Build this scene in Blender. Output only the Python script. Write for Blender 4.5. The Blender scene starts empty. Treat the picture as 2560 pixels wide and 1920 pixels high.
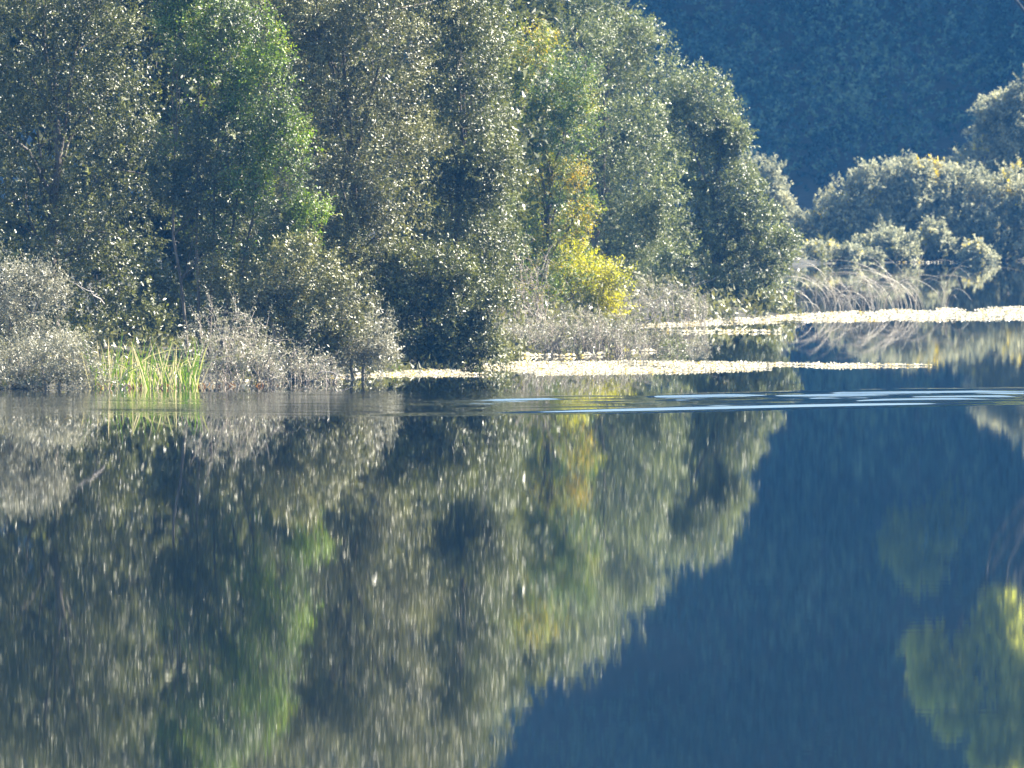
import bpy, math
import numpy as np
from mathutils import Vector

# ------------------------------------------------------------------ camera, world, sun, exposure
scene = bpy.context.scene
COL = scene.collection
FPX, HZ, HC = 20000.0, 380.0, 7.4          # focal length in photo pixels, horizon row, eye height over the water
cam_d = bpy.data.cameras.new('camera')
cam = bpy.data.objects.new('camera', cam_d); COL.objects.link(cam)
cam_d.sensor_width = 36.0; cam_d.lens = 36.0 * FPX / 2560.0
cam_d.clip_start = 0.5; cam_d.clip_end = 6000
cam.location = (0, 0, HC)
cam.rotation_euler = (math.pi / 2 - math.atan((960 - HZ) / FPX), 0, 0)
cam_d.dof.use_dof = True; cam_d.dof.focus_distance = 215; cam_d.dof.aperture_fstop = 3.6
scene.camera = cam

SUN_EL, SUN_AZ = math.radians(44), math.radians(74)     # azimuth from +Y towards +X
S = Vector((math.sin(SUN_AZ) * math.cos(SUN_EL), math.cos(SUN_AZ) * math.cos(SUN_EL), math.sin(SUN_EL)))
world = bpy.data.worlds.new('World'); scene.world = world; world.use_nodes = True
wn = world.node_tree; bg = wn.nodes['Background']
sky = wn.nodes.new('ShaderNodeTexSky'); sky.sky_type = 'NISHITA'; sky.sun_disc = False
sky.air_density = 1.6; sky.dust_density = 1.0; sky.sun_elevation = SUN_EL; sky.sun_rotation = SUN_AZ
wn.links.new(sky.outputs[0], bg.inputs[0]); bg.inputs[1].default_value = 0.052
sl = bpy.data.lights.new('sun', 'SUN'); sl.energy = 5.0; sl.angle = math.radians(0.5); sl.color = (1.0, 0.92, 0.78)
sun = bpy.data.objects.new('sun', sl); COL.objects.link(sun)
sun.rotation_euler = S.to_track_quat('Z', 'Y').to_euler(); sun.location = (60, 100, 160)
vs = scene.view_settings
vs.view_transform = 'Standard'; vs.look = 'None'; vs.gamma = 1.0; vs.exposure = 2.65; vs.use_curve_mapping = False
cy = scene.cycles
cy.use_denoising = True; cy.max_bounces = 6; cy.diffuse_bounces = 2; cy.glossy_bounces = 3
cy.transmission_bounces = 3; cy.volume_bounces = 0; cy.transparent_max_bounces = 4
cy.caustics_reflective = False; cy.caustics_refractive = False

# ------------------------------------------------------------------ helpers
RNG = np.random.default_rng(7)
def P(px, py, d):                        # a point at distance d seen at that place of the photograph
    return np.array([(px - 1280) / FPX * d, d, HC - (py - HZ) / FPX * d])
def DW(py): return HC * FPX / (py - HZ)  # distance of the water surface in that row
def W(px, py):
    d = DW(py); return ((px - 1280) / FPX * d, d)
def unit(v): return v / np.maximum(np.linalg.norm(v, axis=-1, keepdims=True), 1e-9)
class Wob:                               # cheap smooth 3-D noise in -1..1
    def __init__(s, scale, seed, n=7):
        r = np.random.default_rng(seed)
        s.k = unit(r.normal(size=(n, 3))) * (2 * math.pi / scale) * r.uniform(.6, 1.7, (n, 1)); s.p = r.uniform(0, 6.28, n)
    def __call__(s, p): return np.sin(p @ s.k.T + s.p).sum(1) / math.sqrt(len(s.p) * .5) * .5

def mesh_np(name, verts, faces, smooth=False, tint=None):
    v = np.asarray(verts, np.float32); f = np.asarray(faces, np.int32); k = f.shape[1]
    me = bpy.data.meshes.new(name)
    me.vertices.add(len(v)); me.vertices.foreach_set('co', v.ravel())
    me.loops.add(f.size); me.loops.foreach_set('vertex_index', f.ravel())
    me.polygons.add(len(f)); me.polygons.foreach_set('loop_start', np.arange(0, f.size, k, dtype=np.int32))
    if smooth: me.polygons.foreach_set('use_smooth', np.ones(len(f), bool))
    if tint is not None:
        a = me.attributes.new('tint', 'FLOAT', 'FACE'); a.data.foreach_set('value', np.asarray(tint, np.float32))
    me.update(calc_edges=True)
    return me
def link(name, me, mat, parent=None):
    o = bpy.data.objects.new(name, me); COL.objects.link(o)
    if mat and not me.materials: me.materials.append(mat)
    if parent: o.parent = parent
    return o
def tag(o, label, cat=None, group=None, kind=None):
    o['label'] = label
    if cat: o['category'] = cat
    if group: o['group'] = group
    if kind: o['kind'] = kind
    return o
def thing(name, label, cat, loc, group=None):
    o = bpy.data.objects.new(name, None); COL.objects.link(o); o.empty_display_size = .3
    o.location = [float(c) for c in loc]
    return tag(o, label, cat, group)

def tube(pts, radii, sides=6):
    pts = np.asarray(pts, float); n = len(pts); radii = np.asarray(radii, float)
    t = unit(np.gradient(pts, axis=0)); ref = np.where(np.abs(t[:, 2:3]) > .9, [[1., 0, 0]], [[0, 0, 1.]])
    a = unit(np.cross(t, ref)); b = np.cross(t, a)
    ang = np.arange(sides) * 2 * math.pi / sides
    v = pts[:, None] + radii[:, None, None] * (np.cos(ang)[None, :, None] * a[:, None] + np.sin(ang)[None, :, None] * b[:, None])
    i = np.arange(n - 1)[:, None] * sides; j = np.arange(sides)[None]; j2 = (j + 1) % sides
    f = np.stack([i + j, i + j2, i + sides + j2, i + sides + j], -1).reshape(-1, 4)
    return v.reshape(-1, 3), f
def join(parts):
    V, Fc, o = [], [], 0
    for v, f in parts: V.append(v); Fc.append(f + o); o += len(v)
    return np.concatenate(V), np.concatenate(Fc)
def wander(a, b, n, amp, rng, sag=0.):
    t = np.linspace(0, 1, n)[:, None]; p = a + (b - a) * t
    w = np.cumsum(rng.normal(0, amp / math.sqrt(n), (n, 3)), 0) * np.sin(np.pi * t)
    p = p + w; p[:, 2] += sag * np.sin(np.pi * t[:, 0]); return p

# ------------------------------------------------------------------ materials
def nodes(m): return m.node_tree.nodes, m.node_tree.links
def new_mat(name):
    m = bpy.data.materials.new(name); m.use_nodes = True
    n, l = nodes(m); n.clear()
    out = n.new('ShaderNodeOutputMaterial'); return m, n, l, out
def leaf_mat(name, stops, rough=.48, transl=.4, tcol=1.6, spec=.8, facing=None):
    m, n, l, out = new_mat(name)
    at = n.new('ShaderNodeAttribute'); at.attribute_name = 'tint'
    cr = n.new('ShaderNodeValToRGB'); e = cr.color_ramp.elements
    e[0].position, e[0].color = stops[0][0], (*stops[0][1], 1); e[1].position, e[1].color = stops[-1][0], (*stops[-1][1], 1)
    for p, c in stops[1:-1]: k = e.new(p); k.color = (*c, 1)
    l.new(at.outputs['Fac'], cr.inputs[0])
    pb = n.new('ShaderNodeBsdfPrincipled'); pb.inputs['Roughness'].default_value = rough
    pb.inputs['Specular IOR Level'].default_value = spec
    l.new(cr.outputs[0], pb.inputs['Base Color'])
    tr = n.new('ShaderNodeBsdfTranslucent')
    hs = n.new('ShaderNodeHueSaturation'); hs.inputs['Value'].default_value = tcol; hs.inputs['Saturation'].default_value = 1.15
    l.new(cr.outputs[0], hs.inputs['Color']); l.new(hs.outputs[0], tr.inputs[0])
    mx = n.new('ShaderNodeMixShader'); mx.inputs[0].default_value = transl
    l.new(pb.outputs[0], mx.inputs[1]); l.new(tr.outputs[0], mx.inputs[2]); l.new(mx.outputs[0], out.inputs[0])
    return m
def bark_mat(name, c1, c2, scale=4., rough=.8):
    m, n, l, out = new_mat(name)
    tc = n.new('ShaderNodeTexCoord'); mp = n.new('ShaderNodeMapping'); mp.inputs['Scale'].default_value = (1, 1, .25)
    nz = n.new('ShaderNodeTexNoise'); nz.inputs['Scale'].default_value = scale; nz.inputs['Detail'].default_value = 6
    cr = n.new('ShaderNodeValToRGB'); cr.color_ramp.elements[0].color = (*c1, 1); cr.color_ramp.elements[1].color = (*c2, 1)
    cr.color_ramp.elements[0].position = .35; cr.color_ramp.elements[1].position = .68
    pb = n.new('ShaderNodeBsdfPrincipled'); pb.inputs['Roughness'].default_value = rough
    l.new(tc.outputs['Object'], mp.inputs[0]); l.new(mp.outputs[0], nz.inputs[0]); l.new(nz.outputs[0], cr.inputs[0])
    l.new(cr.outputs[0], pb.inputs['Base Color'])
    bp = n.new('ShaderNodeBump'); bp.inputs['Strength'].default_value = .6; bp.inputs['Distance'].default_value = .02
    l.new(nz.outputs[0], bp.inputs['Height']); l.new(bp.outputs[0], pb.inputs['Normal']); l.new(pb.outputs[0], out.inputs[0])
    return m
M = {}
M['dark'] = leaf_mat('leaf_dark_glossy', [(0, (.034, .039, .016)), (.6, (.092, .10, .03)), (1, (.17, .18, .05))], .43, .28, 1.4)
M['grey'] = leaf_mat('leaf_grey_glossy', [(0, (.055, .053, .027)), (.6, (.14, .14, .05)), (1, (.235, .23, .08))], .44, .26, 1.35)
M['green'] = leaf_mat('leaf_fresh_green', [(0, (.04, .05, .03)), (.5, (.07, .085, .03)), (.8, (.12, .19, .02)), (.97, (.18, .26, .025)), (1, (.22, .22, .05))], .45, .35, 1.5)
M['oak'] = leaf_mat('leaf_oak', [(0, (.05, .060, .022)), (.6, (.145, .165, .06)), (1, (.25, .27, .10))], .42, .3, 1.5)
M['turning'] = leaf_mat('leaf_turning', [(0, (.04, .06, .02)), (.45, (.09, .14, .04)), (.66, (.18, .20, .03)), (.85, (.28, .25, .03)), (1, (.38, .26, .03))], .5, .4, 1.5)
M['yellow'] = leaf_mat('leaf_yellow_green', [(0, (.08, .09, .03)), (.5, (.28, .28, .03)), (1, (.56, .50, .03))], .5, .45, 1.5)
M['silver'] = leaf_mat('leaf_silver_willow', [(0, (.12, .12, .085)), (.6, (.25, .24, .17)), (1, (.38, .36, .26))], .42, .3, 1.3)
M['far'] = leaf_mat('leaf_far_bank_hazed', [(0, (.12, .13, .085)), (.6, (.30, .30, .20)), (.9, (.42, .41, .29)), (.96, (.44, .38, .12)), (1, (.50, .40, .06))], .75, .42, 1.4, .2)  # pallor of the distant haze put into the leaf colour
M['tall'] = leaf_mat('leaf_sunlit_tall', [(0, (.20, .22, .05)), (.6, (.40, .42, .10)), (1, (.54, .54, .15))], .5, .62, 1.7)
M['hill'] = leaf_mat('leaf_hillside_hazed', [(0, (.010, .02, .022)), (.5, (.035, .08, .08)), (1, (.14, .20, .12))], .7, .15, 1.2, .15)  # blue of the haze partly painted into these leaves
M['straw'] = leaf_mat('dry_straw', [(0, (.22, .18, .13)), (.5, (.38, .33, .25)), (1, (.55, .49, .40))], .5, .25, 1.2)
M['rust'] = leaf_mat('dry_rust', [(0, (.10, .05, .025)), (.5, (.22, .11, .05)), (1, (.42, .30, .15))], .5, .35, 1.2)
M['cattail'] = leaf_mat('cattail_blade', [(0, (.05, .08, .03)), (.55, (.12, .20, .03)), (.85, (.22, .27, .05)), (1, (.50, .43, .28))], .42, .45, 1.5)
M['pad'] = leaf_mat('floating_leaf', [(0, (.34, .25, .10)), (.3, (.46, .41, .29)), (.85, (.60, .56, .46)), (1, (.50, .36, .08))], .36, .35, 1.3)
M['bark'] = bark_mat('bark_dark', (.05, .04, .035), (.14, .12, .10))
M['pale'] = bark_mat('bark_pale', (.16, .14, .13), (.36, .33, .30))
M['black'] = bark_mat('bark_blackish', (.008, .009, .008), (.02, .02, .018))
M['twig'] = bark_mat('twig_grey', (.16, .13, .11), (.38, .33, .28))

# ------------------------------------------------------------------ terrain and lake
LAKE = [(-220, 35), (190, 35), (230, 300), (200, 500), (110, 532), W(3000, 650)] + [W(a, b) for a, b in
        ((2560, 652), (2300, 655), (2100, 658), (1960, 662))] + [(16, 500), (9.5, 460), (8, 420), (9.5, 385)] + \
       [W(a, b) for a, b in ((1985, 790), (1900, 797), (1700, 808), (1560, 818), (1480, 850), (1420, 868), (1300, 884), (1240, 915), (1120, 925), (940, 936), (700, 950), (300, 966), (0, 973), (-500, 985), (-1200, 1000))] + [(-120, 226), (-220, 200)]
LAKE = np.array(LAKE, float)
def lake_sdf(x, y):                      # negative in the water
    p = np.stack([x, y], -1); inside = np.zeros(len(x), bool); dist = np.full(len(x), 1e9)
    for i in range(len(LAKE)):
        a, b = LAKE[i], LAKE[(i + 1) % len(LAKE)]
        c = (a[1] > y) != (b[1] > y)
        with np.errstate(divide='ignore', invalid='ignore'):
            inside ^= c & (x < (b[0] - a[0]) * (y - a[1]) / (b[1] - a[1] + 1e-12) + a[0])
        t = np.clip(((p - a) @ (b - a)) / ((b - a) @ (b - a)), 0, 1)
        dist = np.minimum(dist, np.linalg.norm(p - a - t[:, None] * (b - a), axis=1))
    return np.where(inside, -dist, dist)
WT = Wob(90, 3); WT2 = Wob(22, 4)
def hill(x, y):
    z = .85 * 14 * np.log1p(np.exp(np.clip((y - 742 - .02 * x) / 14, -30, 30)))
    z = 112 - 18 * np.log1p(np.exp(np.clip((112 - z) / 18, -30, 30)))          # rounded crest
    z = np.maximum(z, 0)
    s = np.clip((y - 575) / 50, 0, 1); s = s * s * (3 - 2 * s)
    s = np.clip((y - 650) / 45, 0, 1); s = s * s * (3 - 2 * s)
    r = 1.6 * 12 * np.log1p(np.exp(np.clip((x - 60) / 12, -30, 30))); r = np.minimum(r, 235 + .02 * x)   # unseen ridge added at right to keep the hill in shade
    return z + s * r * np.clip((900 - x) / 500, 0, 1)
def ground(x, y):
    x = np.atleast_1d(np.asarray(x, float)); y = np.atleast_1d(np.asarray(y, float))
    s = lake_sdf(x, y); q = np.stack([x, y, 0 * x], -1)
    land = np.minimum(.9, s * .16) + np.clip(s / 30, 0, 1) * .3 * (1 + WT2(q))
    near = np.clip((40 - y) / 36, 0, 1); land = land + np.where(y < 60, near * near * (3 - 2 * near) * 4.8, 0)
    h = hill(x, y); land = land + h + np.clip(h / 20, 0, 1) * (4 * WT(q) + 1.5 * WT2(q))
    return np.where(s < 0, -np.minimum(2.2, -s * .22), land)
def gz(x, y): return float(ground(x, y)[0])
def grid(xs, ys, zf):
    X, Y = np.meshgrid(xs, ys); Z = zf(X.ravel(), Y.ravel())
    v = np.stack([X.ravel(), Y.ravel(), Z], -1); nx = len(xs)
    i = (np.arange(len(ys) - 1)[:, None] * nx + np.arange(nx - 1)[None]).ravel()
    return v, np.stack([i, i + 1, i + nx + 1, i + nx], -1)
def spaced(*segs): return np.concatenate([np.arange(a, b, s) for a, b, s in segs])
xs = spaced((-3000, -600, 200), (-600, -100, 25), (-100, -40, 6), (-40, 60, 1.5), (60, 240, 6), (240, 600, 25), (600, 3001, 200))
ys = spaced((-400, -40, 60), (-40, 40, 4), (40, 200, 16), (200, 400, 1.6), (400, 540, 4), (540, 720, 8), (720, 900, 4), (900, 1100, 20), (1100, 4001, 200))
m, n, l, out = new_mat('bank_litter')
tc = n.new('ShaderNodeTexCoord'); nz = n.new('ShaderNodeTexNoise'); nz.inputs['Scale'].default_value = .7; nz.inputs['Detail'].default_value = 9
cr = n.new('ShaderNodeValToRGB'); cr.color_ramp.elements[0].color = (.012, .014, .008, 1); cr.color_ramp.elements[1].color = (.042, .036, .022, 1)
cr.color_ramp.elements[0].position = .35; cr.color_ramp.elements[1].position = .7
pb = n.new('ShaderNodeBsdfPrincipled'); pb.inputs['Roughness'].default_value = .9
bp = n.new('ShaderNodeBump'); bp.inputs['Distance'].default_value = .2
l.new(tc.outputs['Object'], nz.inputs[0]); l.new(nz.outputs[0], cr.inputs[0]); l.new(cr.outputs[0], pb.inputs[0])
l.new(nz.outputs[0], bp.inputs['Height']); l.new(bp.outputs[0], pb.inputs['Normal']); l.new(pb.outputs[0], out.inputs[0])
v, f = grid(xs, ys, ground)
g = link('ground', mesh_np('ground', v, f, True), m); g['kind'] = 'structure'

# the lake: one sheet, finely divided where a wake crosses it
WA, WB2, WC = Wob(5.0, 11), Wob(1.6, 12), Wob(9, 13)
def sstep(a, b, x): t = np.clip((x - a) / (b - a), 0, 1); return t * t * (3 - 2 * t)
def waves(x, y):
    px = 1280 + x / y * FPX; py = HZ + HC * FPX / y
    front = 1041 - sstep(800, 2700, px) * 30                      # lower edge of the wake as a row of the photo
    yf = HC * FPX / (front - HZ)
    u = y - yf                                                    # metres behind the leading wave
    q = np.stack([x * 1.1, y * 2.2, 0 * x], -1); q2 = np.stack([x * .5, y * 1.3, 0 * x], -1)
    rt = sstep(1700, 2250, px)
    lead = np.exp(-((u - 1.1) / .8) ** 2) * sstep(820, 1150, px) * (.075 + .02 * WC(q2)) * (1 - .3 * sstep(2250, 2550, px))
    lead = lead + np.exp(-((u - 3.4) / .7) ** 2) * sstep(1500, 1800, px) * (.06 + .03 * WC(q2 + 40)) * (1 - .3 * sstep(2300, 2600, px))
    band = (.35 + .65 * rt) * sstep(2.5, 5, u) * (1 - sstep(8, 9.5, u)) + sstep(8, 10, u) * (1 - sstep(14, 17, u))
    train = np.maximum(np.sin(u * 2 * math.pi / 2.6 + 1.8 * WC(q2) + .9 * WA(q2)), -.3) * np.clip(WA(q) * 2.0 + .4 + .7 * rt, 0, 1.2)
    amp = .040 * sstep(900, 1250, px) * band
    soft = .006 * (1 - sstep(700, 1500, px)) * sstep(-.5, 3, u) * (1 - sstep(20, 25, u)) * WB2(np.stack([x * .25, y * 1.1, 0 * x], -1))
    out_ = (lead + amp * train + soft)
    return np.where((y > 205) & (y < 262), out_, 0.)
wx = spaced((-3000, -400, 400), (-400, -20, 20), (-20, 21, .16), (21, 400, 20), (400, 3001, 400))
wy = spaced((20, 210, 10), (210, 218, 1), (218, 247, .13), (247, 262, .8), (262, 560, 12), (560, 601, 20))
m, n, l, out = new_mat('lake_water')
pb = n.new('ShaderNodeBsdfPrincipled'); pb.inputs['Base Color'].default_value = (.004, .007, .008, 1)
pb.inputs['Roughness'].default_value = .016; pb.inputs['IOR'].default_value = 1.333
tc = n.new('ShaderNodeTexCoord'); mp = n.new('ShaderNodeMapping'); mp.inputs['Scale'].default_value = (.6, 2.2, 1)
nz = n.new('ShaderNodeTexNoise'); nz.inputs['Scale'].default_value = 1.; nz.inputs['Detail'].default_value = 3
bp = n.new('ShaderNodeBump'); bp.inputs['Strength'].default_value = 1.; bp.inputs['Distance'].default_value = .0003
l.new(tc.outputs['Object'], mp.inputs[0]); l.new(mp.outputs[0], nz.inputs[0]); l.new(nz.outputs[0], bp.inputs['Height'])
l.new(bp.outputs[0], pb.inputs['Normal']); l.new(pb.outputs[0], out.inputs[0])
v, f = grid(wx, wy, waves)
lake = link('lake', mesh_np('lake', v, f, True), m); lake['kind'] = 'structure'

# ------------------------------------------------------------------ foliage builders
def leaf_quads(pos, axis, nrm, L, Wd, tint, fold=.18, one=False):
    if one:
        side = unit(np.cross(axis, nrm)); a = pos + side * Wd[:, None] * .6; b = pos - side * Wd[:, None] * .6; c = pos + axis * L[:, None]
        return np.stack([a, b, c], 1).reshape(-1, 3), np.arange(len(pos) * 3).reshape(-1, 3), tint
    side = unit(np.cross(axis, nrm)); nn = np.cross(side, axis)
    L = L[:, None]; Wd = Wd[:, None]
    mid = pos + axis * L * .48
    a = pos; b = mid + side * Wd * .5 + nn * Wd * fold; c = pos + axis * L - nn * L * .06; d = mid - side * Wd * .5 + nn * Wd * fold
    v = np.stack([a, b, c, d], 1).reshape(-1, 3); i = np.arange(len(pos))[:, None] * 4
    f = np.concatenate([i + [[0, 1, 2]], i + [[0, 2, 3]]], 1).reshape(-1, 3)
    return v, f, np.repeat(tint, 2)
DENS = 1.22
def sprigs(rng, lobes, n_leaf, per=12, leaf=.105, asp=.46, sprig_len=.42, inner=.3, lump=.27, lump_scale=2.2,
           holes=.38, hole_scale=1.4, up=.8, spread=.75, front=.64, one=False):
    """leaves on short twigs through the volume of several lobes; a lobe is (centre, radii, tint shift, weight)"""
    area = np.array([((r[0] * r[1] + r[0] * r[2] + r[1] * r[2]) * w) for c, r, t, w in lobes]); area /= area.sum()
    seed = int(rng.integers(1e6)); wl = Wob(lump_scale, seed); wh = Wob(hole_scale, seed + 1); wt = Wob(1.8, seed + 2); wl2 = Wob(lump_scale * .4, seed + 3)
    PP, DD, TT = [], [], []
    for (c, r, t, w), ar in zip(lobes, area):
        k = int(n_leaf * DENS * ar / per / (1 - holes * .8)) + 1
        d = unit(rng.normal(size=(k, 3))); flip = (d[:, 1] > 0) & (rng.random(k) < (front * 2 - 1)); d[flip, 1] *= -1
        rad = .97 + rng.normal(0, .11, k); inn = rng.random(k) < inner; rad[inn] = rng.uniform(.35, .95, inn.sum())
        rr = np.array(r); base = np.array(c) + d * rr
        rad = rad * (1 + lump * wl(base) + .6 * lump * wl2(base))
        p = np.array(c) + d * rr * rad[:, None]
        keep = wh(p) > (-1 + 1.3 * holes) if holes else np.ones(k, bool)
        keep &= rng.random(k) > holes * .25
        p, d = p[keep], d[keep]
        PP.append(p); DD.append(unit(d / rr * rr.mean())); TT.append(t + .5 + .22 * wt(p) + rng.normal(0, .09, len(p)))
    p = np.concatenate(PP); d = np.concatenate(DD); t = np.concatenate(TT); k = len(p)
    ax = unit(d * .8 + np.array([0, 0, .55]) + rng.normal(0, .45, (k, 3)))
    sl_ = sprig_len * rng.uniform(.5, 1.3, k)
    s = np.linspace(0, 1, per)
    pos = p[:, None] + ax[:, None] * (sl_[:, None] * s[None])[..., None]
    pos = pos.reshape(-1, 3); N = len(pos); ax2 = np.repeat(ax, per, 0); dd = np.repeat(d, per, 0)
    pos += rng.normal(0, sprig_len * .10, (N, 3))
    la = unit(ax2 * .55 + rng.normal(0, .75, (N, 3)))
    nr = unit(np.array([0, 0, up]) + dd * .95 + np.repeat(rng.normal(0, spread * .75, (k, 3)), per, 0) + rng.normal(0, spread * .6, (N, 3)))
    nr = unit(nr - la * (nr * la).sum(1, keepdims=True))
    L = leaf * rng.uniform(.6, 1.35, N); tint = np.clip(np.repeat(t, per) + rng.normal(0, .13, N), 0, 1)
    return leaf_quads(pos, la, nr, L, L * asp, tint, one=one)
def lobes_px(rows, d, deep=None):
    """rows of (px, py, rx, ry[, tint, weight, depth shift]) seen in the photo, at distance d"""
    res = []
    for q in rows:
        q = list(q) + [0, 1, 0][len(q) - 4:] if len(q) < 7 else q
        px, py, rx, ry, t, w, dz = q
        dd = d + dz; k = dd / FPX
        c = P(px, py, dd); rad = np.array([rx * k, (deep or .85) * .5 * (rx + ry) * k, ry * k])
        res.append((c, rad * .92, t, w))
        lr = np.random.default_rng(int(px * 7 + py * 13 + 9999))
        for q_ in range(3):
            an = lr.uniform(0, 6.28); rr = lr.uniform(.55, .85)
            res.append((c + rad * [math.cos(an) * rr, -lr.uniform(.1, .7), math.sin(an) * rr], rad * lr.uniform(.32, .5), t + lr.normal(0, .1), w * 1.1))
    return res
def tree(name, label, cat, base_px, d, rows, mat, n, bark='bark', trunk_r=.16, group=None, crown='crown', stems=1, deep=None, limbs=True, wet=False, trunk_top=None, bend=.035, **kw):
    rng = np.random.default_rng(abs(hash_(label)) % 2**31)
    bx = (base_px - 1280) / FPX * d; z0 = gz(bx, d)
    if z0 < 0: z0 = max(z0, -.25)
    b = np.array([bx, d, z0])
    t = thing(name, label, cat, b, group)
    lob = lobes_px(rows, d, deep)
    loc = [(c - b, r, tt, w) for c, r, tt, w in lob]
    top = max(loc, key=lambda q: q[0][2]); tz = trunk_top or max(.5, top[0][2] * .82)
    cen = np.mean([q[0] for q in loc], 0)
    for k in range(stems):
        a = np.array([rng.normal(0, .05) + (k - (stems - 1) / 2) * .35, rng.normal(0, .1) * (stems > 1), -.15])
        e = np.array([cen[0] * .6 + (k - (stems - 1) / 2) * .8, cen[1] * .5, tz * rng.uniform(.85, 1)])
        path = wander(a, e, 9, tz * bend, rng); rad = trunk_r * np.linspace(1.15, .22, 9); rad[0] *= 1.3
        tv, tf = tube(path, rad, 8); to = link('trunk', mesh_np('trunk', tv, tf, True), M[bark], t)
        if k == 0: main = path; main_o = to
    if limbs:
        for c, r, tt, w in loc[::4]:
            h = min(max(c[2] * .55, .1), tz * .8); j = np.argmin(np.abs(main[:, 2] - h)); a = main[j]
            e = c + np.array([0, -.2, .35]) * np.array(r)
            path = wander(a, e, 7, np.linalg.norm(e - a) * .09, rng, .08 * np.linalg.norm(e - a))
            r0 = trunk_r * .42
            parts = [tube(path, r0 * np.linspace(1, .18, 7), 5)]
            for q in range(4):
                s0 = path[rng.integers(2, 6)]; dr = unit(rng.normal(size=3) + np.array([0, -.3, .3]))
                e2 = c + dr * np.array(r) * .85
                parts.append(tube(wander(s0, e2, 5, .08, rng), r0 * np.linspace(.34, .07, 5), 4))
            tv, tf = join(parts); link('limb', mesh_np('limb', tv, tf, True), M[bark], main_o)
    v, f, ti = sprigs(rng, loc, n * (1.7 if mat == 'far' else 1), **kw)
    link(crown, mesh_np(crown, v, f, False, ti), M[mat], t)
    return t
def hash_(s):
    h = 17
    for ch in s: h = (h * 31 + ord(ch)) & 0x7fffffff
    return h

# ------------------------------------------------------------------ near bank, left to right
tree('broadleaf_tree', 'tall dark glittering broadleaf tree at the left edge', 'tree', 130, 264, [
    (40, -60, 230, 160), (60, 110, 230, 170), (260, 30, 110, 120), (110, 320, 230, 170), (300, 260, 120, 120),
    (330, 420, 130, 110), (60, 520, 210, 130), (280, 560, 150, 100), (-130, 250, 180, 300)], 'dark', 62000, trunk_r=.2)
tree('green_tree', 'slender tree with fresh green leaves and pale thin stems, second from the left', 'tree', 520, 262, [
    (500, 40, 100, 110, .1), (580, 130, 120, 110, .15), (650, 240, 90, 90, .15), (480, -90, 120, 120, .1), (600, 330, 110, 70), (720, 360, 70, 90, .15),
    (700, 480, 80, 80, .1), (780, 560, 70, 50, .2), (540, 500, 120, 90, -.15), (450, 380, 70, 120, -.2), (620, 600, 120, 60, -.1)], 'green', 50000,
    bark='bark', stems=5, trunk_r=.055, inner=.2, bend=.018, holes=.45)
tree('broadleaf_tree', 'broad grey-green glittering tree right of the fresh green one', 'tree', 860, 272, [
    (760, -40, 200, 150), (740, 110, 130, 130), (900, 150, 180, 170), (830, 330, 180, 150), (950, 400, 150, 160), (860, 520, 190, 130),
    (950, 620, 130, 120), (1000, 10, 150, 130), (800, 640, 110, 80)], 'grey', 64000, trunk_r=.2)
tree('broadleaf_tree', 'narrow dark green tree behind the waterside bush, middle of the thicket', 'tree', 1120, 286, [
    (1110, -60, 150, 130), (1120, 90, 110, 130), (1150, 240, 110, 120), (1110, 380, 110, 110), (1140, 520, 120, 110), (1170, 640, 120, 100), (1210, 400, 80, 150)],
    'dark', 44000, trunk_r=.17, leaf=.115)
tree('broadleaf_tree', 'slim grey-green tree wedged between the fresh green tree and the broad glittering one', 'tree', 700, 276, [
    (690, 40, 90, 110), (710, 200, 90, 100), (690, 330, 80, 90), (760, 450, 90, 90), (700, 620, 100, 80)], 'grey', 16000, trunk_r=.11)
tree('broadleaf_tree', 'olive tree filling the gap left of the orange and yellow leaves', 'tree', 1220, 306, [
    (1180, 10, 110, 110), (1200, 170, 90, 100), (1190, 330, 90, 100), (1210, 480, 90, 90), (1220, 610, 90, 90), (1160, 700, 80, 80)], 'oak', 19000, trunk_r=.13)
tree('broadleaf_tree', 'olive tree filling the gap between the yellow leaves and the oaks', 'tree', 1470, 352, [
    (1440, 120, 90, 100), (1450, 270, 90, 90), (1460, 400, 90, 90), (1500, 510, 90, 90), (1560, 330, 90, 90), (1640, 460, 80, 100), (1540, 640, 90, 80), (1650, 600, 80, 80)], 'oak', 26000, trunk_r=.14, leaf=.115)
# shaded trees deeper in the thicket
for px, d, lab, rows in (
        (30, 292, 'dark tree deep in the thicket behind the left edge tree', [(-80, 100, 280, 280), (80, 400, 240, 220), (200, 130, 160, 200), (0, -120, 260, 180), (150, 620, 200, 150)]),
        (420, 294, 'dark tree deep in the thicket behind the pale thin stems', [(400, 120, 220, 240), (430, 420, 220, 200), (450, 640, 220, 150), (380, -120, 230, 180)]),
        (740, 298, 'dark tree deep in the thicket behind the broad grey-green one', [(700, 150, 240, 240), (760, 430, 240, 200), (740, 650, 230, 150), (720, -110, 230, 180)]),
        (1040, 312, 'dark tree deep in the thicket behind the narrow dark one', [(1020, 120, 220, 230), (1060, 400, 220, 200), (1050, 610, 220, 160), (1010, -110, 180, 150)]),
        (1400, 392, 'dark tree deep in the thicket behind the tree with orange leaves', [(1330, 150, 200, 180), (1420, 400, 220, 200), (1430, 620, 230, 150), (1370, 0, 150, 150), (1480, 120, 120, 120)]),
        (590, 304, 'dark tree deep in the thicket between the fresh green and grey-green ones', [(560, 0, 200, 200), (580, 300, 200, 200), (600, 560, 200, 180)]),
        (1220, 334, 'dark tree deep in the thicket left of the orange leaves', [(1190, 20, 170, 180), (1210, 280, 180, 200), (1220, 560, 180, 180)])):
    tree('thicket_tree', lab, 'tree', px, d, rows, 'dark', 26000, group='shaded trees deep in the thicket', leaf=.30, sprig_len=.6, holes=.05, front=.5, one=True)
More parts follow.
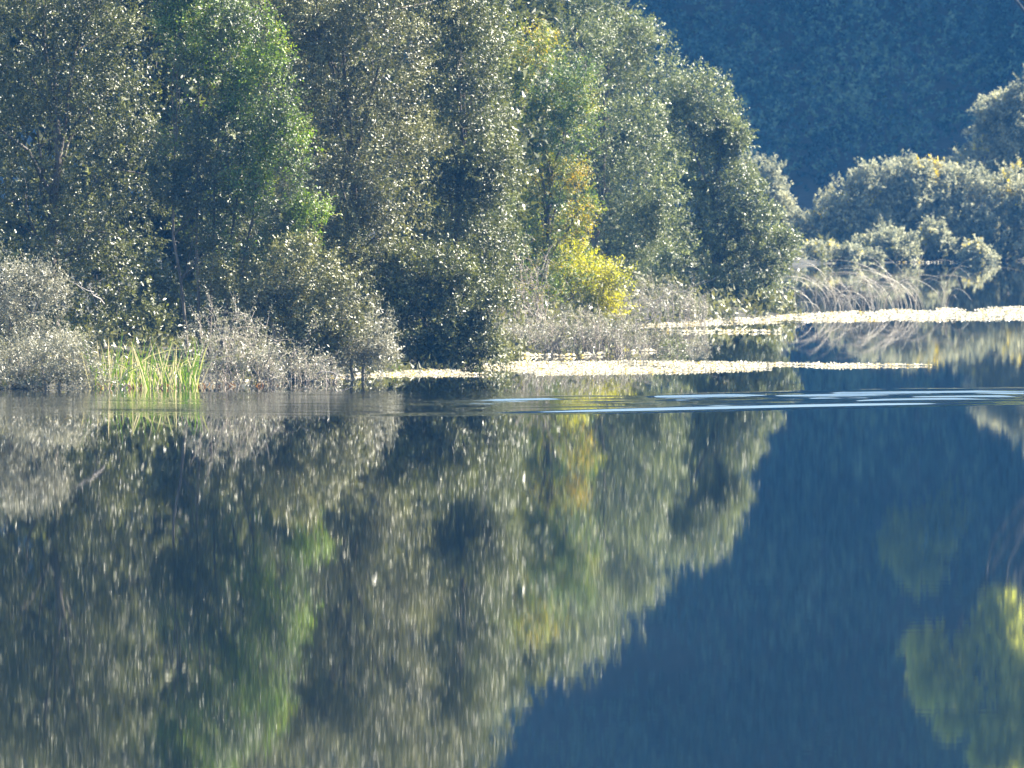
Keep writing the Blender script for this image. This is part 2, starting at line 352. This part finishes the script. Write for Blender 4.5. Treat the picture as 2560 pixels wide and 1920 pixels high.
for px, d, lab, rows in (
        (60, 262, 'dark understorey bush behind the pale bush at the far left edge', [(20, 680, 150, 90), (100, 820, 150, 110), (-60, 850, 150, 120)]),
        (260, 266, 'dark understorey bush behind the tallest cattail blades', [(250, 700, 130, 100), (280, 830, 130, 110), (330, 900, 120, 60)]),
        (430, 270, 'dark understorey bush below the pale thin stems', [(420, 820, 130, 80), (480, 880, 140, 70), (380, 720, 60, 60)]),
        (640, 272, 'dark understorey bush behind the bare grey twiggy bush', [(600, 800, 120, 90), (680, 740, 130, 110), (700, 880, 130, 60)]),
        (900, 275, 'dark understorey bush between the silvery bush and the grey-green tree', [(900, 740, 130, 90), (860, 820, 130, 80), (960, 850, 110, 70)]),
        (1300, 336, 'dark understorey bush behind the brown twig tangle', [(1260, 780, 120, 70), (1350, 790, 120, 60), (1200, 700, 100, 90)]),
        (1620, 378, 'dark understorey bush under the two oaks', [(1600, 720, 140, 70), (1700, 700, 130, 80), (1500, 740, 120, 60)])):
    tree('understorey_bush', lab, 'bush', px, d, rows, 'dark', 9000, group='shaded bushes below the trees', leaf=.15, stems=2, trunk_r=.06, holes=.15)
# bushes at the water's edge
tree('willow_bush', 'pale grey-green bush standing at the far left edge of the bank', 'bush', 30, 253, [
    (20, 720, 90, 70), (90, 760, 80, 70), (10, 830, 110, 90), (90, 860, 70, 70), (-90, 760, 120, 120), (120, 700, 40, 35)], 'silver', 15000,
    bark='twig', trunk_r=.06, stems=3, leaf=.10, asp=.32, group='bushes along the near bank')
tree('willow_bush', 'low sprawling silver-grey bush over the water at lower left', 'bush', 110, 250.5, [
    (60, 920, 120, 50), (170, 900, 70, 55), (230, 930, 60, 35), (-60, 920, 110, 60), (140, 950, 120, 22)], 'silver', 10000,
    bark='twig', trunk_r=.05, stems=3, leaf=.10, asp=.30, group='bushes along the near bank')
tree('willow_bush', 'green-grey bush above the bare grey twigs right of the cattails', 'bush', 740, 261, [
    (660, 720, 110, 70), (770, 690, 120, 80), (720, 800, 130, 70), (830, 780, 110, 80), (560, 700, 60, 40)], 'grey', 20000,
    bark='twig', trunk_r=.07, stems=3, group='bushes along the near bank')
tree('willow_bush', 'silvery bush with long narrow leaves leaning over the water', 'bush', 880, 261.5, [
    (900, 840, 90, 70), (830, 880, 110, 60), (760, 900, 90, 45), (940, 890, 50, 40)], 'silver', 11000,
    bark='twig', trunk_r=.06, stems=3, leaf=.13, asp=.26, group='bushes along the near bank')
tree('waterside_bush', 'dark round glittering bush overhanging the water above floating leaves', 'bush', 1100, 272, [
    (1060, 700, 120, 80), (1160, 760, 110, 90), (1060, 810, 110, 90), (1150, 860, 110, 60), (1040, 890, 90, 35), (1220, 890, 50, 35), (1000, 740, 80, 90)], 'dark', 26000,
    bark='bark', trunk_r=.08, stems=3, leaf=.125, group='bushes along the near bank')
# the point: trees with turning leaves and the round oaks
tree('turning_tree', 'soft green tree sprinkled with orange and yellow leaves, centre of the thicket', 'tree', 1340, 326, [
    (1290, 120, 110, 70, .22), (1240, 190, 100, 90, -.05), (1360, 200, 120, 90, -.08), (1260, 320, 130, 110, -.02), (1400, 320, 110, 90, -.1), (1310, 440, 110, 70, .15), (1420, 460, 55, 45, .3),
    (1450, 540, 45, 55, .3), (1350, 560, 90, 90, .12), (1260, 560, 90, 100, .0), (1330, 680, 120, 80, .08), (1240, 690, 80, 80, 0)], 'turning', 46000, trunk_r=.16, leaf=.105, asp=.5)
tree('yellow_bush', 'bright yellow-green bush at the water below the orange leaves', 'bush', 1480, 331, [
    (1430, 650, 60, 55, .05), (1470, 710, 80, 60, .1), (1410, 720, 50, 45, -.1), (1530, 750, 50, 40, .1), (1480, 780, 60, 30, 0), (1540, 690, 35, 30, .1), (1350, 730, 45, 40, -.2)], 'yellow', 9500,
    bark='twig', trunk_r=.06, stems=3, leaf=.11, asp=.5)
tree('oak_tree', 'upper round oak of the point, its top beyond the picture', 'tree', 1520, 372, [
    (1300, -40, 120, 70), (1420, -30, 130, 90), (1500, 60, 130, 100), (1590, 150, 100, 80), (1620, 230, 110, 90), (1480, 200, 130, 100), (1500, 330, 130, 100),
    (1560, 450, 130, 110), (1500, 560, 120, 110), (1600, 610, 110, 100), (1560, 730, 120, 60), (1640, 370, 110, 80), (1380, 80, 90, 80)], 'oak', 66000, trunk_r=.26, leaf=.118, asp=.5)
tree('oak_tree', 'round silvery oak at the tip of the point over the water', 'tree', 1790, 362, [
    (1730, 230, 70, 55), (1790, 300, 75, 65), (1720, 340, 100, 80), (1830, 340, 48, 45), (1790, 440, 80, 70), (1850, 480, 55, 60), (1900, 560, 60, 60), (1810, 570, 90, 70),
    (1930, 620, 55, 55), (1860, 670, 90, 60), (1740, 660, 90, 80), (1920, 730, 60, 50), (1820, 750, 100, 40), (1700, 760, 100, 30), (1700, 500, 80, 80)], 'oak', 60000, trunk_r=.22, leaf=.118, asp=.5, lump=.3)

# low plants covering the banks
def undergrowth():
    rng = np.random.default_rng(91); pts = []
    for (x0, x1, y0, y1, k) in ((-24, 2, 248, 292, 5000), (-6, 14, 285, 400, 5000), (2, 60, 400, 740, 16000)):
        x = rng.uniform(x0, x1, k); y = rng.uniform(y0, y1, k); sd = lake_sdf(x, y); ok = (sd > -.3) & (sd < 60); x, y = x[ok], y[ok]
        pts.append(np.stack([x, y, ground(x, y)], -1))
    b = np.concatenate(pts); per = 8; k = len(b); far = np.clip((b[:, 1] - 240) / 300, 0, 1)
    hgt = rng.uniform(.2, .9, k) * (1 + 1.2 * far) * (.6 + .4 * WT2(b * 3)); pos = np.repeat(b, per, 0); N = len(pos); hh = np.repeat(hgt, per)
    pos = pos + rng.normal(0, .22, (N, 3)) * [1, 1, 0] + np.stack([0 * hh, 0 * hh, hh * rng.random(N)], -1)
    ax = unit(rng.normal(0, .7, (N, 3)) + [0, 0, .6]); nr = rng.normal(0, .7, (N, 3)) + [0, 0, .7]; nr = unit(nr - ax * (nr * ax).sum(1, keepdims=True))
    L = (.2 + .24 * np.repeat(far, per)) * rng.uniform(.6, 1.3, N); v, f, ti = leaf_quads(pos, ax, nr, L, L * .4, np.clip(rng.normal(.5, .22, N), 0, 1), one=True)
    tag(link('undergrowth', mesh_np('undergrowth', v, f, False, ti), M['grey']), 'low leafy undergrowth covering the banks under the trees', 'undergrowth', None, 'stuff')
undergrowth()

# ------------------------------------------------------------------ bare twiggy brush
def brush(name, label, px, d, x0, x1, h0, n, leafmat, nleaf, group=None, lean=.3):
    rng = np.random.default_rng(hash_(label)); k = d / FPX
    bx = (px - 1280) * k; z0 = max(gz(bx, d), -.05); b = np.array([bx, d, z0]); t = thing(name, label, 'bush', b, group)
    tips, parts = [], []
    for i in range(n):
        u = rng.random(); a = np.array([(x0 + (x1 - x0) * u - px) * k, rng.normal(0, .8), -.2])
        h = h0 * k * rng.uniform(.35, 1) * (.55 + .45 * math.sin(math.pi * min(max(u, .1), .9)))
        e = a + np.array([rng.normal(0, lean) * h * 1.4, rng.normal(0, .35) * h, h + .2])
        path = wander(a, e, 6, h * .12, rng, .1 * h); parts.append(tube(path, np.linspace(.018, .006, 6), 3)); tips.append(path[3:])
        for q in range(5):
            s = path[rng.integers(2, 6)]; e2 = s + unit(rng.normal(size=3) + [0, 0, .5]) * h * rng.uniform(.15, .4)
            pp = wander(s, e2, 4, .05, rng); parts.append(tube(pp, np.linspace(.010, .004, 4), 3)); tips.append(pp[1:])
    v, f = join(parts); link('twigs', mesh_np('twigs', v, f, True), M['twig'], t)['kind'] = 'stuff'
    nleaf = int(nleaf * 1.7); tp = np.concatenate(tips); p = tp[rng.integers(0, len(tp), nleaf)] + rng.normal(0, .07, (nleaf, 3))
    ax = unit(rng.normal(0, 1, (nleaf, 3)) + [0, 0, .6]); nr = rng.normal(0, .8, (nleaf, 3)) + [0, 0, .8]; nr = unit(nr - ax * (nr * ax).sum(1, keepdims=True))
    L = .10 * rng.uniform(.5, 1.2, nleaf); v, f, ti = leaf_quads(p, ax, nr, L, L * .34, np.clip(rng.normal(.5, .25, nleaf), 0, 1))
    link('leaves', mesh_np('leaves', v, f, False, ti), M[leafmat], t); return t
brush('bare_brush', 'bare grey twiggy bush just right of the green cattails', 590, 254.5, 510, 690, 210, 60, 'silver', 3600)
brush('bare_brush', 'wide tangle of bare brown twigs in the shallow water below the yellow bush', 1420, 297, 1260, 1620, 110, 150, 'silver', 5200)
brush('bare_brush', 'dark leaning twigs at the right end of the brown tangle', 1560, 298, 1500, 1640, 130, 26, 'grey', 900, lean=.8)
brush('bare_brush', 'pale dry brush at the foot of the yellow bush and oaks', 1620, 344, 1500, 1760, 110, 80, 'silver', 2600)
brush('bare_brush', 'tangled grey twigs hanging among the turning leaves', 1290, 312, 1220, 1370, 250, 60, 'turning', 1500)
brush('water_sprig', 'small leafy sprig standing alone in the water right of the brown tangle', 1765, DW(873), 1735, 1800, 26, 10, 'silver', 260)
brush('water_sprig', 'small leafy sprig at the water beside the dark leaning twigs', 1670, DW(876), 1640, 1710, 42, 12, 'oak', 360)
brush('bare_brush', 'dry twigs at the shore below the silvery narrow-leaved bush', 760, 257.5, 690, 840, 90, 46, 'silver', 1500)

# ------------------------------------------------------------------ cattails and bent bulrushes: every blade its own part
def ribbon(path, w, tint):
    n = len(path); t = unit(np.gradient(path, axis=0)); s = unit(np.cross(t, np.array([.25, 1., .15]))); w = np.asarray(w)[:, None]
    nn = unit(np.cross(s, t))
    v = np.stack([path - s * w, path + nn * w * .5, path + s * w], 1).reshape(-1, 3); i = np.arange(n - 1)[:, None] * 3
    f = np.concatenate([i + [[0, 1, 4, 3]], i + [[1, 2, 5, 4]]], 0); return v, f, np.full(len(f), tint)
def cattails(name, label, cat, x0, x1, d, count, h0, h1, pdry, seed):
    xm = (x0 + x1) / 2; rng = np.random.default_rng(seed); k = d / FPX; b = np.array([(xm - 1280) * k, d, -.05])
    t = thing(name, label, cat, b)
    for i in range(count):
        u = rng.random(); px = x0 + (x1 - x0) * u; dry = rng.random() < pdry; a = np.array([(px - xm) * k, rng.normal(.2, .9) * min(1, (x1 - x0) / 150), -.25])
        h = k * rng.uniform(h0, h1) * (1.25 if px < 330 and rng.random() < .3 else 1)
        s = np.linspace(0, 1, 7); lean = rng.normal(0, .26) * h; bend = rng.normal(0, .5) * h if rng.random() < .25 else rng.normal(0, .08) * h
        path = np.stack([a[0] + lean * s + bend * s ** 3, a[1] + rng.normal(0, .15) * h * s, a[2] + (h + .25) * (s - (.35 if abs(bend) > .3 * h else .04) * s ** 3)], 1)
        w = (.016 if not dry else .02) * np.array([.9, 1, 1, .95, .8, .5, .08])
        v, f, ti = ribbon(path, w, np.clip(.96 + rng.normal(0, .04) if dry else rng.normal(.5, .2), 0, 1))
        link('blade', mesh_np('blade', v, f, True, ti), M['cattail'], t)
cattails('cattail_clump', 'bright green cattail clump at the water between the silver bush and bare twigs', 'cattails', 235, 500, 251.2, 230, 35, 140, .38, 21)
cattails('grass_tuft', 'small bright green grass tuft at the water under the dark round bush', 'grass', 975, 1012, DW(931), 16, 14, 30, 0, 22)
cattails('grass_tuft', 'tiny green grass tuft at the right foot of the dark round bush', 'grass', 1180, 1205, DW(924), 10, 12, 26, 0, 23)
def stubble():
    rng = np.random.default_rng(5); d = 250.2; k = d / FPX; b = np.array([(430 - 1280) * k, d, -.05])
    t = thing('broken_reeds', 'rust-red and straw broken reed stubs along the waterline below the cattails', 'reeds', b)
    for i in range(120):
        px = rng.uniform(255, 700) if rng.random() < .7 else rng.uniform(260, 480); h = k * rng.uniform(5, 22); dd = d + (px - 300) / 400 * 3.5 - d
        a = np.array([(px - 430) * k, dd + rng.normal(0, .3), -.1]); e = a + np.array([rng.normal(0, .9) * h, rng.normal(0, .3) * h, h + .08])
        v, f, ti = ribbon(wander(a, e, 4, .04, rng), .028 * np.array([1, 1, .8, .2]), rng.uniform(0, 1))
        link('stub', mesh_np('stub', v, f, True, ti), M['rust' if rng.random() < .45 else 'straw'], t)
stubble()
def bulrushes():
    rng = np.random.default_rng(33); d = 377.; k = d / FPX; b = np.array([(2160 - 1280) * k, d, -.05])
    t = thing('bulrush_clump', 'bent straw-coloured dead bulrushes arching over the water at right', 'bulrushes', b)
    for i in range(160):
        px = rng.uniform(1965, 2375) if rng.random() < .5 else rng.normal(2120, 80); px = min(max(px, 1965), 2375); a = np.array([(px - 2160) * k, rng.normal(0, 1.6), -.2])
        h = k * rng.uniform(60, 175) * (.75 + .35 * (px - 1960) / 410); dirn = rng.choice([-1, 1]) ; reach = rng.uniform(.05, 1.5) * h * dirn; h *= rng.uniform(.75, 1.3)
        droop = rng.uniform(.2, .95); s = np.linspace(0, 1, 10); yy = rng.normal(0, .3) * h
        path = np.stack([a[0] + reach * s ** 1.7, a[1] + yy * s, a[2] + (h + .2) * (1.55 * s - .55 * s - droop * .8 * s ** 3 + .45 * s * (1 - s))], 1)
        v, f = tube(path, np.array([1, 1, 1, .95, .9, .85, .8, .7, .5, .25]) * rng.uniform(.008, .014), 3)
        link('stem', mesh_np('stem', v, f, True, np.full(len(f), rng.uniform(.2, 1))), M['straw'], t)
bulrushes()

def fallen(label, a, b, d, r, seed):
    rng = np.random.default_rng(seed); p = P(*a, d); q = P(*b, d - .4); base = np.array([p[0], d, 0.]); t = thing('fallen_branch', label, 'branch', base, 'dead branches at the waterline')
    path = wander(p - base, q - base, 8, np.linalg.norm(q - p) * .12, rng, .12); v, f = tube(path, r * np.linspace(1, .3, 8), 6); st = link('stem', mesh_np('stem', v, f, True), M['pale'], t)
    for k in range(5):
        s0 = path[rng.integers(2, 7)]; e = s0 + unit(rng.normal(size=3) + [0, -.2, .5]) * rng.uniform(.3, .8); v, f = tube(wander(s0, e, 4, .06, rng), r * np.linspace(.45, .12, 4), 4)
        link('twig', mesh_np('twig', v, f, True), M['pale'], st)
fallen('pale dead branch dipping into the water right of the bare grey bush', (640, 905), (700, 958), 255, .035, 1)
fallen('grey dead branch lying low under the silvery narrow-leaved bush', (790, 935), (880, 952), 256, .03, 2)
fallen('long bare branch arching out above the low silver-grey bush', (260, 760), (170, 700), 254, .03, 3)
fallen('thin bare branch poking from the brown twig tangle to the right', (1560, 850), (1640, 790), 299, .03, 4)
fallen('bare forked branch arching out of the oaks above the dry brush', (1640, 760), (1800, 690), 352, .035, 5)

# ------------------------------------------------------------------ mats of floating leaves
def mat_strip(name, label, rows, dens, size=.13, mat='pad', up=.5, seed=1):
    rng = np.random.default_rng(seed); r = np.array(rows, float)
    pxs, y0, y1 = r.T; N = 0; acc = []
    wob = Wob(3.5, seed + 50)
    area = sum(.5 * (abs(DW(a[1]) - DW(a[2])) + abs(DW(b[1]) - DW(b[2]))) * (b[0] - a[0]) / FPX * DW(.5 * (a[1] + a[2])) for a, b in zip(r[:-1], r[1:]))
    n = int(area * dens)
    px = rng.uniform(pxs[0], pxs[-1], n * 3); lo = np.interp(px, pxs, y0); hi = np.interp(px, pxs, y1)
    wgt = DW(lo) - DW(hi); keep = rng.random(len(px)) < wgt / wgt.max(); px, lo, hi = px[keep][:n], lo[keep][:n], hi[keep][:n]
    dn, df = DW(hi), DW(lo); d = dn + (df - dn) * rng.random(len(px)); x = (px - 1280) / FPX * d
    ok = wob(np.stack([x, d * .35, 0 * x], -1)) > -.42; x, d = x[ok], d[ok]; N = len(x)
    R = size * rng.uniform(.5, 1.3, N); nr = unit(np.array([0, 0, 1.]) + rng.normal(0, up, (N, 3)))
    a = unit(np.cross(nr, rng.normal(size=(N, 3)))); bb = np.cross(nr, a)
    z = .012 + .03 * rng.random(N) + R * .45 * np.sqrt(1 - nr[:, 2] ** 2); c = np.stack([x, d, z], -1)
    ang = np.arange(6) * math.pi / 3
    ring = c[:, None] + R[:, None, None] * .5 * (np.cos(ang)[None, :, None] * a[:, None] + np.sin(ang)[None, :, None] * bb[:, None] * .8)
    ring += nr[:, None] * (R[:, None] * .08 * np.cos(2 * ang)[None])[..., None]
    v = ring.reshape(-1, 3); i = np.arange(N)[:, None] * 6
    f = np.concatenate([i + [[0, 1, 2, 3]], i + [[0, 3, 4, 5]]], 1).reshape(-1, 4)
    o = link(name, mesh_np(name, v, f, False, np.repeat(np.clip(rng.normal(.6, .25, N), 0, 1), 2)), M[mat]); tag(o, label, 'floating leaves', None, 'stuff'); return o
mat_strip('floating_leaves', 'long bright mat of floating leaves reaching out from the dark waterside bush', [
    (690, 950, 952), (950, 931, 940), (1240, 912, 938), (1290, 906, 937), (1700, 905, 931), (1880, 908, 925), (1990, 910, 920), (2150, 912, 917.5), (2330, 913.5, 915)], 55, size=.075, seed=1)
mat_strip('floating_leaves', 'bright band of floating leaves from the oak point to the right edge', [
    (1560, 808, 817), (1700, 801, 814), (1900, 792, 806), (2060, 784, 802), (2300, 774, 800), (2560, 769, 797), (3000, 764, 792)], 30, size=.11, seed=2)
mat_strip('floating_leaves', 'thin broken line of floating leaves before the oak point', [(1650, 829, 832), (1800, 828, 831), (1960, 829, 831)], 18, seed=3)
mat_strip('floating_leaves', 'thin line of drifted leaves beside the brown twigs', [(1290, 888, 893), (1450, 888, 892), (1640, 876, 880)], 14, seed=4)
mat_strip('floating_leaves', 'tan drifted leaves along the left waterline', [(-60, 973, 976), (250, 966, 969), (480, 962, 965), (700, 952, 955)], 22, mat='pad', seed=5)
mat_strip('floating_leaves', 'thin bright line of leaves along the far bank waterline', [(2240, 656, 657.5), (2420, 655.5, 656.3)], 2.5, size=.16, seed=6)

# ------------------------------------------------------------------ far bank
FK = dict(one=True, limbs=False, leaf=.19, asp=.6, sprig_len=.6, per=16, lump_scale=3.5, hole_scale=2, holes=.3, lump=.36)
FG = 'bushes along the hazy far bank'
for px, lab, nl, rows in (
        (1920, 'hazy bush on the far bank close behind the oak point', 9000, [(1890, 470, 55, 70), (1935, 530, 50, 60), (1975, 590, 45, 60), (1900, 600, 70, 60)]),
        (2010, 'low dull hazy bush in the gap between the point and the far bank mound', 6000, [(1990, 610, 50, 45, -.1, 1, 25), (2040, 590, 45, 40, -.1, 1, 45), (1960, 570, 50, 45, -.1, 1, 40)]),
        (2100, 'hazy bush touched with yellow at the left end of the far bank mound', 9000, [(2060, 560, 50, 60, .1), (2120, 520, 55, 55, .2), (2080, 610, 70, 45), (2150, 590, 60, 50, -.1)]),
        (2230, 'rounded hazy grey bush in the middle of the far bank mound', 13000, [(2190, 470, 70, 50, .05), (2270, 440, 60, 45), (2210, 560, 80, 60, -.1), (2290, 520, 80, 70)]),
        (2360, 'wide hazy grey bush on the far bank with a small yellow patch', 13000, [(2340, 460, 70, 50), (2400, 470, 60, 60), (2380, 550, 90, 70, -.1), (2300, 590, 80, 50, -.15), (2276, 458, 14, 12, .45)]),
        (2500, 'hazy bush with dull yellow leaves at the right edge of the far bank', 13000, [(2470, 510, 80, 70), (2550, 480, 60, 60, .3), (2500, 600, 90, 50, -.15), (2600, 560, 90, 90, -.1)])):
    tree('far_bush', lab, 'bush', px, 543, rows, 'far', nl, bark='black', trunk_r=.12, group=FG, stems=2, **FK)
tree('far_bush', 'tall hazy grey-green tree rising at the right edge above the far bank', 'tree', 2510, 552, [
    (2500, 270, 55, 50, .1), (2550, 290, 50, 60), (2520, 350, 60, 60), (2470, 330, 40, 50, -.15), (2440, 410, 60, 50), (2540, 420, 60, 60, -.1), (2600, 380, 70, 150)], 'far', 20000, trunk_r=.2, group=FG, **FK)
for px, d, lab, rows, nl in (
        (2195, 538, 'small rounded bush at the foot of the far bank mound', [(2170, 620, 35, 28), (2210, 605, 45, 38), (2250, 625, 40, 25)], 4200),
        (2430, 536, 'small pale bush standing in the water at far right', [(2430, 640, 32, 28, .1), (2465, 650, 25, 20)], 2400),
        (2050, 533, 'low pinkish grey brush on the far bank behind the bulrushes', [(2000, 650, 50, 20, .1), (2060, 645, 50, 24, .12), (2120, 648, 50, 22, .1), (1970, 655, 40, 22), (2170, 655, 40, 14)], 6000),
        (2330, 540, 'small grey-green bush under the wide hazy bush', [(2330, 590, 30, 30, .1), (2345, 620, 30, 25)], 2200)):
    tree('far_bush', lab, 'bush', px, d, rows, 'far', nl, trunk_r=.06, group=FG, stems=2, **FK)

for px, lab, rows in (
        (2000, 'dark low scrub on the far bank left of the mound', [(1950, 625, 60, 30, -.25), (2030, 615, 60, 35, -.25)]),
        (2160, 'dark low scrub at the left foot of the far bank mound', [(2120, 620, 60, 35, -.25), (2180, 625, 60, 32, -.25), (2240, 610, 60, 42, -.25)]),
        (2380, 'dark low scrub behind the small pale bush in the water', [(2330, 615, 60, 40, -.25), (2400, 620, 70, 36, -.25), (2470, 610, 60, 45, -.25)]),
        (2570, 'dark low scrub on the far bank at the right edge', [(2540, 620, 60, 38, -.25), (2610, 610, 70, 45, -.25)])):
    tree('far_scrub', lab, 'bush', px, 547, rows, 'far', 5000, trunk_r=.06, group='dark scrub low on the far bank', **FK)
# tall trees at the foot of the hill, seen mirrored in the lake at lower right
TK = dict(one=True, limbs=False, leaf=.34, asp=.6, sprig_len=.9, per=10, lump_scale=4, hole_scale=3.2, holes=.35)
def mirror_rows(rows, d):               # rows given where they appear mirrored in the lake
    k = 2 * (HZ + HC * FPX / d); return [(a, k - b, c, e, *q) for a, b, c, e, *q in rows]
tree('tall_tree', 'tall spreading sunlit yellow-green tree mirrored near the lower right corner', 'tree', 2650, 572, mirror_rows([
    (2310, 1620, 34, 45), (2370, 1700, 65, 55), (2390, 1780, 50, 45), (2440, 1610, 36, 36, -.1), (2340, 1690, 40, 25), (2500, 1540, 45, 60, .1), (2530, 1660, 50, 80, .1),
    (2490, 1860, 50, 90), (2560, 1790, 60, 110, .1), (2480, 1570, 30, 30), (2540, 1960, 80, 80), (2640, 1900, 60, 80)], 572), 'tall', 34000, bark='black', trunk_r=.34, bend=.012, **{**TK, 'limbs': True})
tree('tall_tree', 'shaded blue-green tree mirrored in the deep blue water at right', 'tree', 2300, 752, mirror_rows([
    (2280, 1340, 60, 60, -.2), (2240, 1350, 40, 50, -.3), (2330, 1320, 50, 60, -.3), (2300, 1420, 45, 50, -.3), (2380, 1280, 40, 50, -.3)], 752), 'tall', 12000, trunk_r=.18, **TK)

# ------------------------------------------------------------------ the wooded hill
def hill_forest():
    rng = np.random.default_rng(77); lob = []; HT = Wob(28, 78)
    for i in range(620):
        x = rng.uniform(-25, 95); y = 688 + 140 * rng.random() ** .8; z = gz(x, y); R = rng.uniform(2.2, 5.5); h = rng.uniform(5, 13)
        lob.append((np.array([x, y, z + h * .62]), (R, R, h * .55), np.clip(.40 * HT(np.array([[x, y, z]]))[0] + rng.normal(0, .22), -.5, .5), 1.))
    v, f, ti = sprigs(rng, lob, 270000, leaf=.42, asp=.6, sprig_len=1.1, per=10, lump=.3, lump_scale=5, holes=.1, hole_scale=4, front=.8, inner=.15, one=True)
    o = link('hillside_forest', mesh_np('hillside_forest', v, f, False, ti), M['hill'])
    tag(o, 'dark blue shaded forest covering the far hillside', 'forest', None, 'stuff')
hill_forest()
def bare_trunk(label, p0, p1, d, r=.22):
    a = P(*p0, d); e = P(*p1, d); a2 = a.copy(); 
    b = np.array([a[0], d, gz(a[0], d)]); t = thing('dead_tree', label, 'tree', b, 'pale dead trunks on the hillside'); rng = np.random.default_rng(hash_(label))
    path = np.concatenate([[np.zeros(3)], wander(a - b, e - b, 6, .25, rng)]); v, f = tube(path, r * np.linspace(1, .4, 7), 6)
    link('trunk', mesh_np('trunk', v, f, True), M['pale'], t)
    for q in range(4):
        s = path[rng.integers(3, 6)]; e2 = s + unit(rng.normal(size=3) + [0, 0, .4]) * 2.2; v, f = tube(wander(s, e2, 4, .1, rng), r * np.linspace(.4, .12, 4), 4)
        link('limb', mesh_np('limb', v, f, True), M['pale'], t)
bare_trunk('pale dead trunk leaning left high on the hill near the oak top', (1830, 68), (1765, 38), 764)
bare_trunk('pale dead trunk leaning right at the top of the hill', (1890, 62), (1945, 25), 764)
bare_trunk('slim pale trunk standing on the hill at the right edge', (2516, 225), (2497, 110), 756, .16)

# ------------------------------------------------------------------ the air
m, n, l, out = new_mat('haze_air')
pv = n.new('ShaderNodeVolumePrincipled'); pv.inputs['Color'].default_value = (.08, .38, 1.0, 1); pv.inputs['Density'].default_value = .000115
pv.inputs['Anisotropy'].default_value = .2
l.new(pv.outputs[0], out.inputs['Volume'])
bx = np.array([(x, y, z) for z in (-4, 400) for y in (-450, 4100) for x in (-3100, 3100)], float)
hz_ = link('haze', mesh_np('haze', bx, [[0, 2, 3, 1], [4, 5, 7, 6], [0, 1, 5, 4], [2, 6, 7, 3], [0, 4, 6, 2], [1, 3, 7, 5]]), m)
hz_['kind'] = 'stuff'; hz_['label'] = 'thin blue haze in the air over the lake'
